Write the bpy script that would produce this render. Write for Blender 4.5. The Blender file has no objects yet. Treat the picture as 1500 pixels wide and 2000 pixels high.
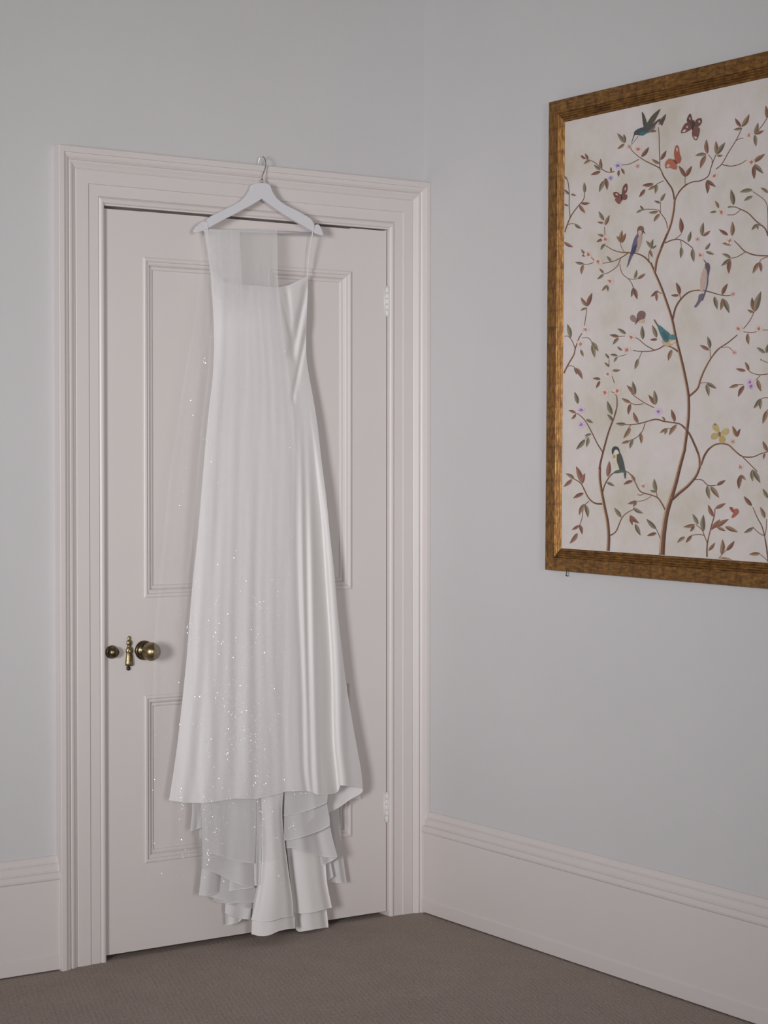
import bpy, math, random
from mathutils import Vector, Matrix
random.seed(7)
SC = bpy.context.scene
COL = SC.collection

# ------------------------------------------------------------------ camera
CAM = Vector((-3.30018, -4.65342, 1.34027))
YAW, PITCH, ROLL, FOC = 0.596073, -0.0244218, 0.00043, 3710.36     # focal length in pixels of the 1500 x 2000 frame
F_ = Vector((math.sin(YAW)*math.cos(PITCH), math.cos(YAW)*math.cos(PITCH), math.sin(PITCH)))
R0 = Vector((math.cos(YAW), -math.sin(YAW), 0)); U0 = R0.cross(F_)
R_ = R0*math.cos(ROLL) + U0*math.sin(ROLL); U_ = -R0*math.sin(ROLL) + U0*math.cos(ROLL)
cd = bpy.data.cameras.new('camera'); cam = bpy.data.objects.new('camera', cd); COL.objects.link(cam)
cd.sensor_fit = 'HORIZONTAL'; cd.sensor_width = 36; cd.lens = FOC/1500*36; cd.clip_start = .05
cam.matrix_world = Matrix(((R_.x, U_.x, -F_.x, CAM.x), (R_.y, U_.y, -F_.y, CAM.y), (R_.z, U_.z, -F_.z, CAM.z), (0, 0, 0, 1)))
SC.camera = cam

# ------------------------------------------------------------------ world, lights, exposure
SC.view_settings.view_transform = 'Standard'; SC.view_settings.look = 'None'
SC.view_settings.exposure = -0.30; SC.view_settings.gamma = 1; SC.view_settings.use_curve_mapping = False
W = bpy.data.worlds.new('sky'); SC.world = W; W.use_nodes = True
W.node_tree.nodes['Background'].inputs[0].default_value = (.62, .74, .90, 1)
W.node_tree.nodes['Background'].inputs[1].default_value = 1.0
ROOM = dict(x0=-5.2, x1=0.0, y0=-6.4, y1=0.0, h=3.15)
SC.cycles.max_bounces = 16; SC.cycles.diffuse_bounces = 8; SC.cycles.transparent_max_bounces = 32; SC.cycles.transmission_bounces = 12
# window openings: one in the left wall (y0, y1, z0, z1), one in the front wall behind the camera (x0, x1, z0, z1)
WIN_L = (-4.5, -3.2, .75, 2.45); WIN_F = (-3.15, -2.05, .75, 2.45)
def area(name, loc, target, sx, sy, power, col, spread):
    d = bpy.data.lights.new(name, 'AREA'); d.shape = 'RECTANGLE'; d.size = sx; d.size_y = sy; d.energy = power; d.color = col; d.spread = math.radians(spread)
    o = bpy.data.objects.new(name, d); COL.objects.link(o); o.location = loc
    o.rotation_euler = (Vector(target)-Vector(loc)).to_track_quat('-Z', 'Y').to_euler(); return o
area('daylight_left', (-5.75, -4.2, 1.5), (-.55, -.35, 1.38), 1.1, 1.3, 44.5, (.975, .975, .99), 60)
area('daylight_front', (-2.75, -6.85, 1.5), (-1.1, 0, 1.35), 1.0, 1.3, 14.0, (1.0, .985, .975), 52)

# ------------------------------------------------------------------ helpers
def at(px, py, d):            # point of the photograph's pixel on the plane d metres in front of the door wall
    r = F_ + R_*((px-750)/FOC) - U_*((py-1000)/FOC)
    return CAM + r*((-d-CAM.y)/r.y)
def atx(px, py, x):           # the same on a plane parallel to the right wall
    r = F_ + R_*((px-750)/FOC) - U_*((py-1000)/FOC)
    return CAM + r*((x-CAM.x)/r.x)
def empty(name, loc=(0, 0, 0)):
    o = bpy.data.objects.new(name, None); o.empty_display_size = .05; o.location = loc; COL.objects.link(o); return o
def mesh(name, vs, fs, mat, parent=None, smooth=False, cols=None):
    me = bpy.data.meshes.new(name); me.from_pydata([tuple(v) for v in vs], [], fs); me.update()
    if mat: me.materials.append(mat)
    if cols:
        ca = me.color_attributes.new('paint', 'FLOAT_COLOR', 'CORNER')
        for p in me.polygons:
            for li in p.loop_indices: ca.data[li].color = (*cols[p.index], 1)
    if smooth: me.polygons.foreach_set('use_smooth', [True]*len(me.polygons))
    o = bpy.data.objects.new(name, me); COL.objects.link(o)
    if parent:
        o.parent = parent
        o.matrix_parent_inverse = Matrix.Translation(-Vector(parent.location))
        if parent.parent: o.matrix_parent_inverse = Matrix.Translation(-Vector(parent.location)) if parent.type == 'EMPTY' else Matrix()
    return o
def tag(o, label=None, cat=None, group=None, kind=None):
    if label: o['label'] = label
    if cat: o['category'] = cat
    if group: o['group'] = group
    if kind: o['kind'] = kind
    return o
class MB:
    def __init__(s): s.v = []; s.f = []; s.c = []
    def add(s, vs, fs, col=None):
        n = len(s.v); s.v += [Vector(v) for v in vs]; s.f += [tuple(i+n for i in f) for f in fs]; s.c += [col]*len(fs)
    def box(s, a, b, bev=0):
        x0, y0, z0 = a; x1, y1, z1 = b
        s.add([(x0,y0,z0),(x1,y0,z0),(x1,y1,z0),(x0,y1,z0),(x0,y0,z1),(x1,y0,z1),(x1,y1,z1),(x0,y1,z1)],
              [(0,3,2,1),(4,5,6,7),(0,1,5,4),(1,2,6,5),(2,3,7,6),(3,0,4,7)])
    def tube(s, pts, r, n=8, cap=True):
        pts = [Vector(p) for p in pts]; m = len(pts); rr = r if isinstance(r, (list, tuple)) else [r]*m
        up = Vector((.13, .31, .94)).normalized(); vs = []; N = None
        for i, p in enumerate(pts):
            t = (pts[min(i+1, m-1)]-pts[max(i-1, 0)]).normalized()
            if N is None: N = t.cross(up).normalized()
            N = (N - t*N.dot(t)).normalized(); B = t.cross(N)
            for k in range(n):
                a = 2*math.pi*k/n; vs.append(p+(N*math.cos(a)+B*math.sin(a))*rr[i])
        fs = [(i*n+k, i*n+(k+1) % n, (i+1)*n+(k+1) % n, (i+1)*n+k) for i in range(m-1) for k in range(n)]
        if cap: fs += [tuple(range(n-1, -1, -1)), tuple((m-1)*n+k for k in range(n))]
        s.add(vs, fs)
    def lathe(s, c, axis, prof, n=28, xax=None, sy=1.0):
        axis = Vector(axis).normalized(); X = Vector(xax) if xax else axis.orthogonal().normalized(); Y = axis.cross(X)
        vs = [Vector(c)+axis*h+(X*math.cos(2*math.pi*k/n)+Y*math.sin(2*math.pi*k/n)*sy)*r for h, r in prof for k in range(n)]
        m = len(prof)
        fs = [(i*n+k, i*n+(k+1) % n, (i+1)*n+(k+1) % n, (i+1)*n+k) for i in range(m-1) for k in range(n)]
        fs += [tuple(range(n-1, -1, -1)), tuple((m-1)*n+k for k in range(n))]
        s.add(vs, fs)
    def build(s, name, mat, parent=None, smooth=False):
        return mesh(name, s.v, s.f, mat, parent, smooth, s.c if s.c and s.c[0] is not None else None)
def interp(tab, x):
    if x <= tab[0][0]: return tab[0][1]
    for (a, b), (c, d) in zip(tab, tab[1:]):
        if x <= c: return b+(d-b)*(x-a)/(c-a)
    return tab[-1][1]
def sinterp(tab, x):          # smooth (Catmull-Rom) table lookup
    if x <= tab[0][0]: return tab[0][1]
    if x >= tab[-1][0]: return tab[-1][1]
    for i in range(len(tab)-1):
        if x <= tab[i+1][0]:
            x0, y0 = tab[i]; x1, y1 = tab[i+1]; h = x1-x0
            m0 = (y1-tab[i-1][1])/(x1-tab[i-1][0]) if i > 0 else (y1-y0)/h
            m1 = (tab[i+2][1]-y0)/(tab[i+2][0]-x0) if i+2 < len(tab) else (y1-y0)/h
            t = (x-x0)/h
            return y0*(2*t**3-3*t*t+1)+m0*h*(t**3-2*t*t+t)+y1*(-2*t**3+3*t*t)+m1*h*(t**3-t*t)

# ------------------------------------------------------------------ materials
def newmat(name):
    m = bpy.data.materials.new(name); m.use_nodes = True; nt = m.node_tree
    return m, nt, nt.nodes['Principled BSDF']
def N(nt, typ, **kw):
    n = nt.nodes.new(typ)
    for k, v in kw.items():
        if k in n.inputs.keys() if hasattr(n.inputs, 'keys') else False: n.inputs[k].default_value = v
        else: setattr(n, k, v)
    return n
def coords(nt, scale=(1, 1, 1)):
    g = nt.nodes.new('ShaderNodeNewGeometry'); mp = nt.nodes.new('ShaderNodeMapping'); mp.inputs['Scale'].default_value = scale
    nt.links.new(g.outputs['Position'], mp.inputs['Vector']); return mp.outputs['Vector']
def noise(nt, vec, scale, detail=3, rough=.5):
    n = nt.nodes.new('ShaderNodeTexNoise'); n.inputs['Scale'].default_value = scale; n.inputs['Detail'].default_value = detail
    n.inputs['Roughness'].default_value = rough; nt.links.new(vec, n.inputs['Vector']); return n.outputs['Fac']
def ramp(nt, fac, stops):
    r = nt.nodes.new('ShaderNodeValToRGB'); cr = r.color_ramp
    while len(cr.elements) < len(stops): cr.elements.new(.5)
    for e, (p, c) in zip(cr.elements, stops): e.position = p; e.color = (*c, 1)
    nt.links.new(fac, r.inputs['Fac']); return r.outputs['Color']
def bump(nt, h, strength, dist, bs, prev=None):
    b = nt.nodes.new('ShaderNodeBump'); b.inputs['Strength'].default_value = strength; b.inputs['Distance'].default_value = dist
    nt.links.new(h, b.inputs['Height'])
    if prev: nt.links.new(prev, b.inputs['Normal'])
    nt.links.new(b.outputs['Normal'], bs.inputs['Normal']); return b.outputs['Normal']
def mixc(nt, fac, a, b, mode='MIX'):
    m = nt.nodes.new('ShaderNodeMix'); m.data_type = 'RGBA'; m.blend_type = mode
    for s, v in ((m.inputs[0], fac), (m.inputs[6], a), (m.inputs[7], b)):
        if isinstance(v, (int, float)): s.default_value = v
        elif isinstance(v, tuple): s.default_value = (*v, 1)
        else: nt.links.new(v, s)
    return m.outputs[2]
def paint(name, c, rough=.5, bscale=60, bstr=.15, var=.03, spec=.35):
    m, nt, bs = newmat(name); v = coords(nt)
    c2 = tuple(x*(1-var) for x in c)
    nt.links.new(ramp(nt, noise(nt, v, 3.0, 4), [(.35, c2), (.65, c)]), bs.inputs['Base Color'])
    bs.inputs['Roughness'].default_value = rough; bs.inputs['Specular IOR Level'].default_value = spec
    bump(nt, noise(nt, v, bscale, 4, .6), bstr, .002, bs); return m
M = {}
M['wall'] = paint('wall_paint', (.60, .587, .594), .85, 90, .25, .02, .15)
M['trim'] = paint('gloss_trim_paint', (.675, .624, .606), .38, 45, .12, .02, .4)
M['ceiling'] = paint('ceiling_paint', (.42, .38, .33), .9, 80, .1)
M['hanger'] = paint('white_lacquer', (.67, .66, .69), .4, 200, .02, .01, .4)
M['hinge'] = paint('painted_hinge', (.70, .67, .65), .4, 300, .2, .03, .4)
def carpet():
    m, nt, bs = newmat('carpet'); v = coords(nt)
    vo = nt.nodes.new('ShaderNodeTexVoronoi'); vo.inputs['Scale'].default_value = 300; vo.inputs['Randomness'].default_value = .8
    mp = nt.nodes.new('ShaderNodeMapping'); mp.inputs['Scale'].default_value = (1, .62, 1); mp.inputs['Rotation'].default_value = (0, 0, .5)
    nt.links.new(v, mp.inputs['Vector']); nt.links.new(mp.outputs['Vector'], vo.inputs['Vector'])
    n1 = noise(nt, v, 420, 4, .7); n2 = noise(nt, v, 9, 3, .5); n3 = noise(nt, mp.outputs['Vector'], 130, 2, .6)
    base = ramp(nt, n1, [(.30, (.17, .130, .108)), (.50, (.41, .342, .300)), (.72, (.70, .61, .55))])
    base = mixc(nt, .5, base, ramp(nt, n3, [(.35, (.72, .72, .72)), (.65, (1, 1, 1))]), 'MULTIPLY')
    base = mixc(nt, .35, base, ramp(nt, n2, [(.3, (.8, .78, .78)), (.7, (1, 1, 1))]), 'MULTIPLY')
    nt.links.new(base, bs.inputs['Base Color']); bs.inputs['Roughness'].default_value = 1; bs.inputs['Specular IOR Level'].default_value = .05
    a = bump(nt, vo.outputs['Distance'], .45, .006, bs); wv = nt.nodes.new('ShaderNodeTexWave'); wv.inputs['Scale'].default_value = 26; wv.inputs['Distortion'].default_value = 2.5; wv.inputs['Detail'].default_value = 2; wv.inputs['Detail Scale'].default_value = 6; nt.links.new(mp.outputs['Vector'], wv.inputs['Vector'])
    a = bump(nt, n3, .25, .005, bs, a); bump(nt, wv.outputs['Fac'], .22, .006, bs, a)
    return m
M['carpet'] = carpet()
def satin(name, c, rough=.5, trans=.0):
    m, nt, bs = newmat(name); v = coords(nt, (1, 1, 1))
    nt.links.new(ramp(nt, noise(nt, v, 6, 3), [(.3, tuple(x*.985 for x in c)), (.7, c)]), bs.inputs['Base Color'])
    bs.inputs['Roughness'].default_value = rough; bs.inputs['Specular IOR Level'].default_value = .17
    bs.inputs['Sheen Weight'].default_value = .12; bs.inputs['Sheen Roughness'].default_value = .4
    bump(nt, noise(nt, coords(nt, (1, 1, .12)), 40, 3, .5), .12, .003, bs)
    if trans:
        t = nt.nodes.new('ShaderNodeBsdfTranslucent'); t.inputs[0].default_value = (*c, 1)
        mx = nt.nodes.new('ShaderNodeMixShader'); mx.inputs[0].default_value = trans
        nt.links.new(bs.outputs[0], mx.inputs[1]); nt.links.new(t.outputs[0], mx.inputs[2])
        nt.links.new(mx.outputs[0], nt.nodes['Material Output'].inputs['Surface'])
    return m
M['satin'] = satin('ivory_satin', (.738, .712, .705), .58)
M['hem'] = satin('rolled_hem', (.80, .78, .775), .6)
M['crepe'] = satin('ivory_chiffon', (.71, .69, .69), .65, .18)
def tulle(name, op, fade=None):
    m, nt, bs = newmat(name); nt.nodes.remove(bs)
    tr = nt.nodes.new('ShaderNodeBsdfTransparent'); di = nt.nodes.new('ShaderNodeBsdfDiffuse'); tl = nt.nodes.new('ShaderNodeBsdfTranslucent')
    di.inputs[0].default_value = (.85, .84, .84, 1); tl.inputs[0].default_value = (.85, .84, .84, 1)
    a = nt.nodes.new('ShaderNodeMixShader'); a.inputs[0].default_value = .2
    nt.links.new(di.outputs[0], a.inputs[1]); nt.links.new(tl.outputs[0], a.inputs[2])
    mr = nt.nodes.new('ShaderNodeMapRange'); nt.links.new(noise(nt, coords(nt, (1, 1, .06)), 38, 3, .5), mr.inputs[0])
    mr.inputs[1].default_value = .3; mr.inputs[2].default_value = .7; mr.inputs[3].default_value = op*.75; mr.inputs[4].default_value = op*1.25
    f = mr.outputs[0]
    if fade:                       # gathered tulle: the gathers open out downwards, so the cloth gets thinner
        sp = nt.nodes.new('ShaderNodeSeparateXYZ'); nt.links.new(coords(nt), sp.inputs[0])
        m2 = nt.nodes.new('ShaderNodeMapRange'); m2.interpolation_type = 'SMOOTHSTEP'; nt.links.new(sp.outputs[2], m2.inputs[0]); m2.inputs[1].default_value = fade[0]; m2.inputs[2].default_value = fade[1]
        mu = nt.nodes.new('ShaderNodeMath'); mu.operation = 'MULTIPLY'; nt.links.new(f, mu.inputs[0]); nt.links.new(m2.outputs[0], mu.inputs[1]); f = mu.outputs[0]
    mx = nt.nodes.new('ShaderNodeMixShader'); nt.links.new(f, mx.inputs[0])
    nt.links.new(tr.outputs[0], mx.inputs[1]); nt.links.new(a.outputs[0], mx.inputs[2])
    nt.links.new(mx.outputs[0], nt.nodes['Material Output'].inputs['Surface']); return m
M['tulle'] = tulle('tulle', .085, (.19, .36)); M['tulleb'] = tulle('tulle_inner', .14, (.17, .34)); M['tulle2'] = tulle('folded_tulle', .62, (1.72, 1.88)); M['tulle3'] = tulle('gathered_tulle', .20, (1.72, 1.86))
def metal(name, c1, c2, rough, sc=120):
    m, nt, bs = newmat(name); v = coords(nt)
    nt.links.new(ramp(nt, noise(nt, v, sc, 4, .6), [(.35, c1), (.65, c2)]), bs.inputs['Base Color'])
    bs.inputs['Metallic'].default_value = 1; bs.inputs['Roughness'].default_value = rough
    bump(nt, noise(nt, v, sc*2, 3), .15, .001, bs); return m
M['brass'] = metal('aged_brass', (.20, .155, .085), (.36, .285, .165), .36)
M['darkbrass'] = metal('dark_brass', (.10, .08, .05), (.26, .20, .11), .34)
M['steel'] = metal('hook_steel', (.50, .50, .50), (.62, .62, .63), .25)
M['iron'] = metal('dark_iron', (.03, .03, .035), (.08, .08, .09), .5)
def sequinm():
    m, nt, bs = newmat('sequin'); bs.inputs['Base Color'].default_value = (.97, .97, 1, 1); bs.inputs['Metallic'].default_value = .55; bs.inputs['Roughness'].default_value = .33
    return m
M['sequin'] = sequinm()
def vcol(name, rough=.6):
    m, nt, bs = newmat(name); a = nt.nodes.new('ShaderNodeVertexColor'); a.layer_name = 'paint'
    n = noise(nt, coords(nt), 260, 3, .6)
    nt.links.new(mixc(nt, .55, a.outputs[0], ramp(nt, n, [(.3, (.62, .60, .58)), (.7, (1, 1, 1))]), 'MULTIPLY'), bs.inputs['Base Color'])
    bs.inputs['Roughness'].default_value = rough; bs.inputs['Specular IOR Level'].default_value = .3; return m
M['ink'] = vcol('painted_ink')
def canvasm():
    m, nt, bs = newmat('painted_paper'); v = coords(nt)
    a = ramp(nt, noise(nt, v, 5, 5, .6), [(.32, (.60, .545, .47)), (.48, (.665, .61, .575)), (.66, (.70, .64, .63))])
    a = mixc(nt, .35, a, ramp(nt, noise(nt, v, 22, 4, .6), [(.3, (.86, .83, .80)), (.6, (1, 1, 1))]), 'MULTIPLY')
    nt.links.new(a, bs.inputs['Base Color']); bs.inputs['Roughness'].default_value = .55; bs.inputs['Specular IOR Level'].default_value = .35
    return m
M['canvas'] = canvasm()
def gilt(name, cs, metallic, rough, axis):
    m, nt, bs = newmat(name); v = coords(nt)
    sep = nt.nodes.new('ShaderNodeSeparateXYZ'); nt.links.new(v, sep.inputs[0])
    w = nt.nodes.new('ShaderNodeTexVoronoi'); w.voronoi_dimensions = '1D'; w.inputs['Scale'].default_value = 19; w.inputs['Randomness'].default_value = .8
    wob = nt.nodes.new('ShaderNodeMath'); wob.operation = 'MULTIPLY_ADD'; nt.links.new(noise(nt, v, 25, 3, .6), wob.inputs[0]); wob.inputs[1].default_value = .03; nt.links.new(sep.outputs[axis], wob.inputs[2])
    nt.links.new(wob.outputs[0], w.inputs['W'])
    e = nt.nodes.new('ShaderNodeTexVoronoi'); e.voronoi_dimensions = '1D'; e.feature = 'DISTANCE_TO_EDGE'; e.inputs['Scale'].default_value = 19; e.inputs['Randomness'].default_value = .8
    nt.links.new(wob.outputs[0], e.inputs['W'])
    st = (1, .35, 1) if axis == 2 else (1, 1, .35)
    st = (1, 1, .3) if axis == 2 else (1, .3, 1)
    n1 = noise(nt, coords(nt, st), 130, 5, .7)
    c = ramp(nt, n1, [(.28, cs[0]), (.5, cs[1]), (.74, cs[2])])
    c = mixc(nt, .35, c, ramp(nt, w.outputs['Color'], [(.1, (.55, .5, .42)), (.9, (1, .97, .9))]), 'MULTIPLY')
    c = mixc(nt, .55, c, ramp(nt, e.outputs['Distance'], [(0, (.5, .45, .4)), (.10, (1, 1, 1))]), 'MULTIPLY')
    nt.links.new(c, bs.inputs['Base Color']); bs.inputs['Metallic'].default_value = metallic; bs.inputs['Roughness'].default_value = rough
    bump(nt, n1, .35, .001, bs); return m
GB = ((.060, .022, .006), (.215, .100, .024), (.42, .22, .050))
M['gilt_v'] = gilt('gilt_wood_upright', GB, .35, .5, 2); M['gilt_h'] = gilt('gilt_wood_crosspiece', GB, .35, .5, 1)
M['gold'] = gilt('gilt_beading', ((.11, .038, .010), (.34, .155, .035), (.70, .42, .14)), .40, .42, 2)
M['dark'] = paint('gap_shade_paint', (.03, .027, .025), .9)  # near-black colour standing in for the shade in the door gaps
def glassm():
    m, nt, bs = newmat('window_glass'); tr = nt.nodes.new('ShaderNodeBsdfTransparent'); gl = nt.nodes.new('ShaderNodeBsdfGlossy'); gl.inputs['Roughness'].default_value = .02
    mx = nt.nodes.new('ShaderNodeMixShader'); mx.inputs[0].default_value = .06
    nt.links.new(tr.outputs[0], mx.inputs[1]); nt.links.new(gl.outputs[0], mx.inputs[2]); nt.links.new(mx.outputs[0], nt.nodes['Material Output'].inputs['Surface']); return m
M['glass'] = glassm()

# ------------------------------------------------------------------ room shell
X0, Y0, H = ROOM['x0'], ROOM['y0'], ROOM['h']
T = .15
DX0, DX1, DZ = -1.0557, -.1358, 2.03       # door leaf
def struct(o): o['kind'] = 'structure'; return o
b = MB(); b.box((X0-T, Y0-T, -.06), (T, T+1.0, 0)); struct(b.build('floor', M['carpet']))
b = MB(); b.box((X0-T, Y0-T, H), (T, T, H+.1)); struct(b.build('ceiling', M['ceiling']))
OX0, OX1, OZ = DX0-.022, DX1+.022, DZ+.03  # opening in the wall
b = MB(); b.box((X0, 0, 0), (OX0, T, H)); b.box((OX1, 0, 0), (T, T, H)); b.box((OX0, 0, OZ), (OX1, T, H)); struct(b.build('wall_back', M['wall']))
b = MB(); b.box((0, Y0, 0), (T, 0, H)); struct(b.build('wall_right', M['wall']))
b = MB(); w = WIN_L
b.box((X0-T, Y0, 0), (X0, w[0], H)); b.box((X0-T, w[1], 0), (X0, 0, H)); b.box((X0-T, w[0], 0), (X0, w[1], w[2])); b.box((X0-T, w[0], w[3]), (X0, w[1], H)); struct(b.build('wall_left', M['wall']))
b = MB(); w = WIN_F
b.box((X0-T, Y0-T, 0), (w[0], Y0, H)); b.box((w[1], Y0-T, 0), (T, Y0, H)); b.box((w[0], Y0-T, 0), (w[1], Y0, w[2])); b.box((w[0], Y0-T, w[3]), (w[1], Y0, H)); struct(b.build('wall_front', M['wall']))
for i, w in enumerate((WIN_L, WIN_F)):
    ax = i == 0
    e = struct(empty('window_%d' % (i+1), (X0, w[0], w[2]) if ax else (w[0], Y0, w[2])))
    zm = (w[2]+w[3])/2
    def wb(mb, a0, a1, z0, z1, d0, d1): mb.box((X0-d1, a0, z0), (X0-d0, a1, z1)) if ax else mb.box((a0, Y0-d1, z0), (a1, Y0-d0, z1))
    f = MB()
    for q in ((w[0], w[0]+.05, w[2], w[3]), (w[1]-.05, w[1], w[2], w[3]), (w[0]+.05, w[1]-.05, w[2], w[2]+.06), (w[0]+.05, w[1]-.05, w[3]-.05, w[3]), (w[0]+.05, w[1]-.05, zm-.02, zm+.02)): wb(f, *q, .055, .10)
    f.build('window_frame', M['trim'], e)
    for z0, z1 in ((w[2]+.06, zm-.02), (zm+.02, w[3]-.05)):
        g_ = MB(); wb(g_, w[0]+.05, w[1]-.05, z0, z1, .074, .078); g_.build('pane', M['glass'], e)
# unseen box added behind the door against light leaks; dark paint stands for shade
b = MB(); hy = 1.0
b.box((OX0-.3, hy, 0), (OX1+.3, hy+.05, OZ+.3)); b.box((OX0-.3, T, 0), (OX0-.25, hy, OZ+.3)); b.box((OX1+.25, T, 0), (OX1+.3, hy, OZ+.3)); b.box((OX0-.3, T, OZ+.25), (OX1+.3, hy, OZ+.3))
struct(b.build('door_leak_box', M['dark']))

# skirting boards
BP = [(0, .0035), (.025, .0035), (.025, .042), (.0215, .045), (.0215, .242), (.0255, .2445), (.0265, .250), (.0255, .258), (.0225, .262), (.0165, .264), (.0185, .268), (.0175, .278),
      (.0125, .284), (.0085, .285), (.0100, .289), (.0075, .297), (.0035, .303), (0, .304)]
def base(name, along, a, bb, fixed, sgn):
    vs = []
    for t in (a, bb):
        for d, z in BP:
            vs.append((t, fixed+sgn*d, z) if along == 'x' else (fixed+sgn*d, t, z))
    n = len(BP); fs = [(i, (i+1) % n, n+(i+1) % n, n+i) for i in range(n)] + [tuple(range(n)), tuple(range(2*n-1, n-1, -1))]
    o = mesh(name, vs, fs, M['trim']); m = o.modifiers.new('edge', 'BEVEL'); m.width = .0008; m.segments = 1; m.limit_method = 'ANGLE'
    return struct(o)
AX0, AZ = -1.1974, 2.1823
base('baseboard_back', 'x', X0, AX0, 0, -1)
base('baseboard_right', 'y', Y0, -.031, 0, -1)
base('baseboard_left', 'y', Y0, 0, X0, 1)
base('baseboard_front', 'x', X0, 0, Y0, 1)

# door casing: s (0 outer .. 1 inner), depth
AP = [(0, 0), (0, .034), (.010, .0355), (.095, .0355), (.115, .0345), (.122, .0315), (.150, .0305), (.19, .0285), (.225, .0245), (.235, .0225), (.250, .0265), (.285, .0255), (.33, .0215),
      (.375, .0185), (.39, .0165), (.402, .0185), (.65, .0185), (.662, .0150), (.87, .0150), (.878, .0115), (.892, .0140), (.915, .0165), (.945, .0172), (.975, .0160), (.995, .0130), (1, .0100), (1, 0)]
WL, WT, WR = .1405, .1415, .1315
tr = struct(empty('trim_1', (AX0, 0, 0)))
def casing(name, fa, fb):
    n = len(AP); vs = [fa(s, d) for s, d in AP]+[fb(s, d) for s, d in AP]
    fs = [(i, (i+1) % n, n+(i+1) % n, n+i) for i in range(n)] + [tuple(range(n)), tuple(range(2*n-1, n-1, -1))]
    return mesh(name, vs, fs, M['trim'], tr)
casing('casing_upright', lambda s, d: (AX0+s*WL, -d, 0), lambda s, d: (AX0+s*WL, -d, AZ-s*WT))
casing('casing_head', lambda s, d: (AX0+s*WL, -d, AZ-s*WT), lambda s, d: (-s*WR, -d, AZ-s*WT))
casing('casing_upright', lambda s, d: (-s*WR, -d, 0), lambda s, d: (-s*WR, -d, AZ-s*WT))
j = MB()
j.box((OX0, -.009, 0), (DX0-.0015, T, DZ+.006)); j.box((DX1+.004, -.009, 0), (OX1, T, DZ+.006)); j.box((OX0, -.009, DZ+.0065), (OX1, T, OZ))
j.box((OX0, .047, 0), (DX0+.015, .062, DZ)); j.box((DX1-.015, .047, 0), (OX1, .062, DZ)); j.box((DX0, .047, DZ-.02), (DX1, .062, DZ+.01))
j.build('jamb_lining', M['trim'], tr)

# ------------------------------------------------------------------ the door
door = struct(empty('door_1', (DX0, 0, 0)))
ZB = .014
XM = (DX0+DX1)/2
PX = [(-.9357, XM-.052), (XM+.052, -.2600)]; PZ = [(.2515, .7120), (.9790, 1.9065)]
def topz(x): return DZ-.0005-.0005*(1-(x-DX0)/(DX1-DX0))
b = MB(); Y1 = .042
b.box((DX0, 0, ZB), (PX[0][0], Y1, topz(DX0))); b.box((PX[1][1], 0, ZB), (DX1, Y1, DZ+.0025))
for z0, z1 in ((ZB, PZ[0][0]), (PZ[0][1], PZ[1][0]), (PZ[1][1], DZ)): b.box((PX[0][0], 0, z0), (PX[1][1], Y1, z1))
for z0, z1 in PZ: b.box((PX[0][1], 0, z0), (PX[1][0], Y1, z1))
b.build('door_frame', M['trim'], door)
MP = [(0, 0), (0, .0035), (.003, .0055), (.008, .0055), (.011, .0035), (.0125, .000), (.016, .0010), (.020, -.0010), (.0235, -.0060), (.0245, -.0085), (.028, -.0070), (.032, -.0085), (.034, -.0115), (.034, -.02), (0, -.02)]
def rect_sweep(prof, x0, x1, z0, z1, ybase=0):
    mb = MB(); n = len(prof); ring = []
    for s, d in prof: ring.append([(x0+s, ybase-d, z0+s), (x1-s, ybase-d, z0+s), (x1-s, ybase-d, z1-s), (x0+s, ybase-d, z1-s)])
    vs = [p for r in ring for p in r]
    fs = [(i*4+k, i*4+(k+1) % 4, ((i+1) % n)*4+(k+1) % 4, ((i+1) % n)*4+k) for i in range(n) for k in range(4)]
    mb.add(vs, fs); return mb
for (xa, xb) in PX:
    for (za, zb) in PZ:
        rect_sweep(MP, xa, xb, za, zb).build('panel_moulding', M['trim'], door)
        b = MB(); b.box((xa+.004, .0115, za+.004), (xb-.004, .028, zb-.004)); b.build('door_panel', M['trim'], door)
# hinges: knuckle with leaves, painted over
for zc, hh in ((1.825, .083), (.3245, .083)):
    hg = MB(); x = DX1+.0015
    for k in range(5):
        z0 = zc-hh/2+k*hh/5; r = .0062 if k % 2 == 0 else .0056
        hg.lathe((x, -.0035, z0+.0006), (0, 0, 1), [(0, r*.9), (.001, r), (hh/5-.0022, r), (hh/5-.0012, r*.9)], 14)
    hg.lathe((x, -.0035, zc-hh/2-.004), (0, 0, 1), [(0, .002), (.002, .0045), (.004, .0045)], 12)
    hg.lathe((x, -.0035, zc+hh/2), (0, 0, 1), [(0, .0045), (.002, .0045), (.004, .002)], 12)
    hg.box((x-.010, -.0012, zc-hh/2), (x, .002, zc+hh/2)); hg.box((x, -.0100, zc-hh/2), (x+.0035, -.006, zc+hh/2))
    tag(hg.build('hinge', M['hinge'], door, True), 'painted-over butt hinge')
def sph(r, h0, h1, cx, n=12):
    return [(cx+r*math.cos(math.pi*(1-i/n)), max(.0004, r*math.sin(math.pi*(i/n)))) for i in range(n+1) if h0 <= cx+r*math.cos(math.pi*(1-i/n)) <= h1]
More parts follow.
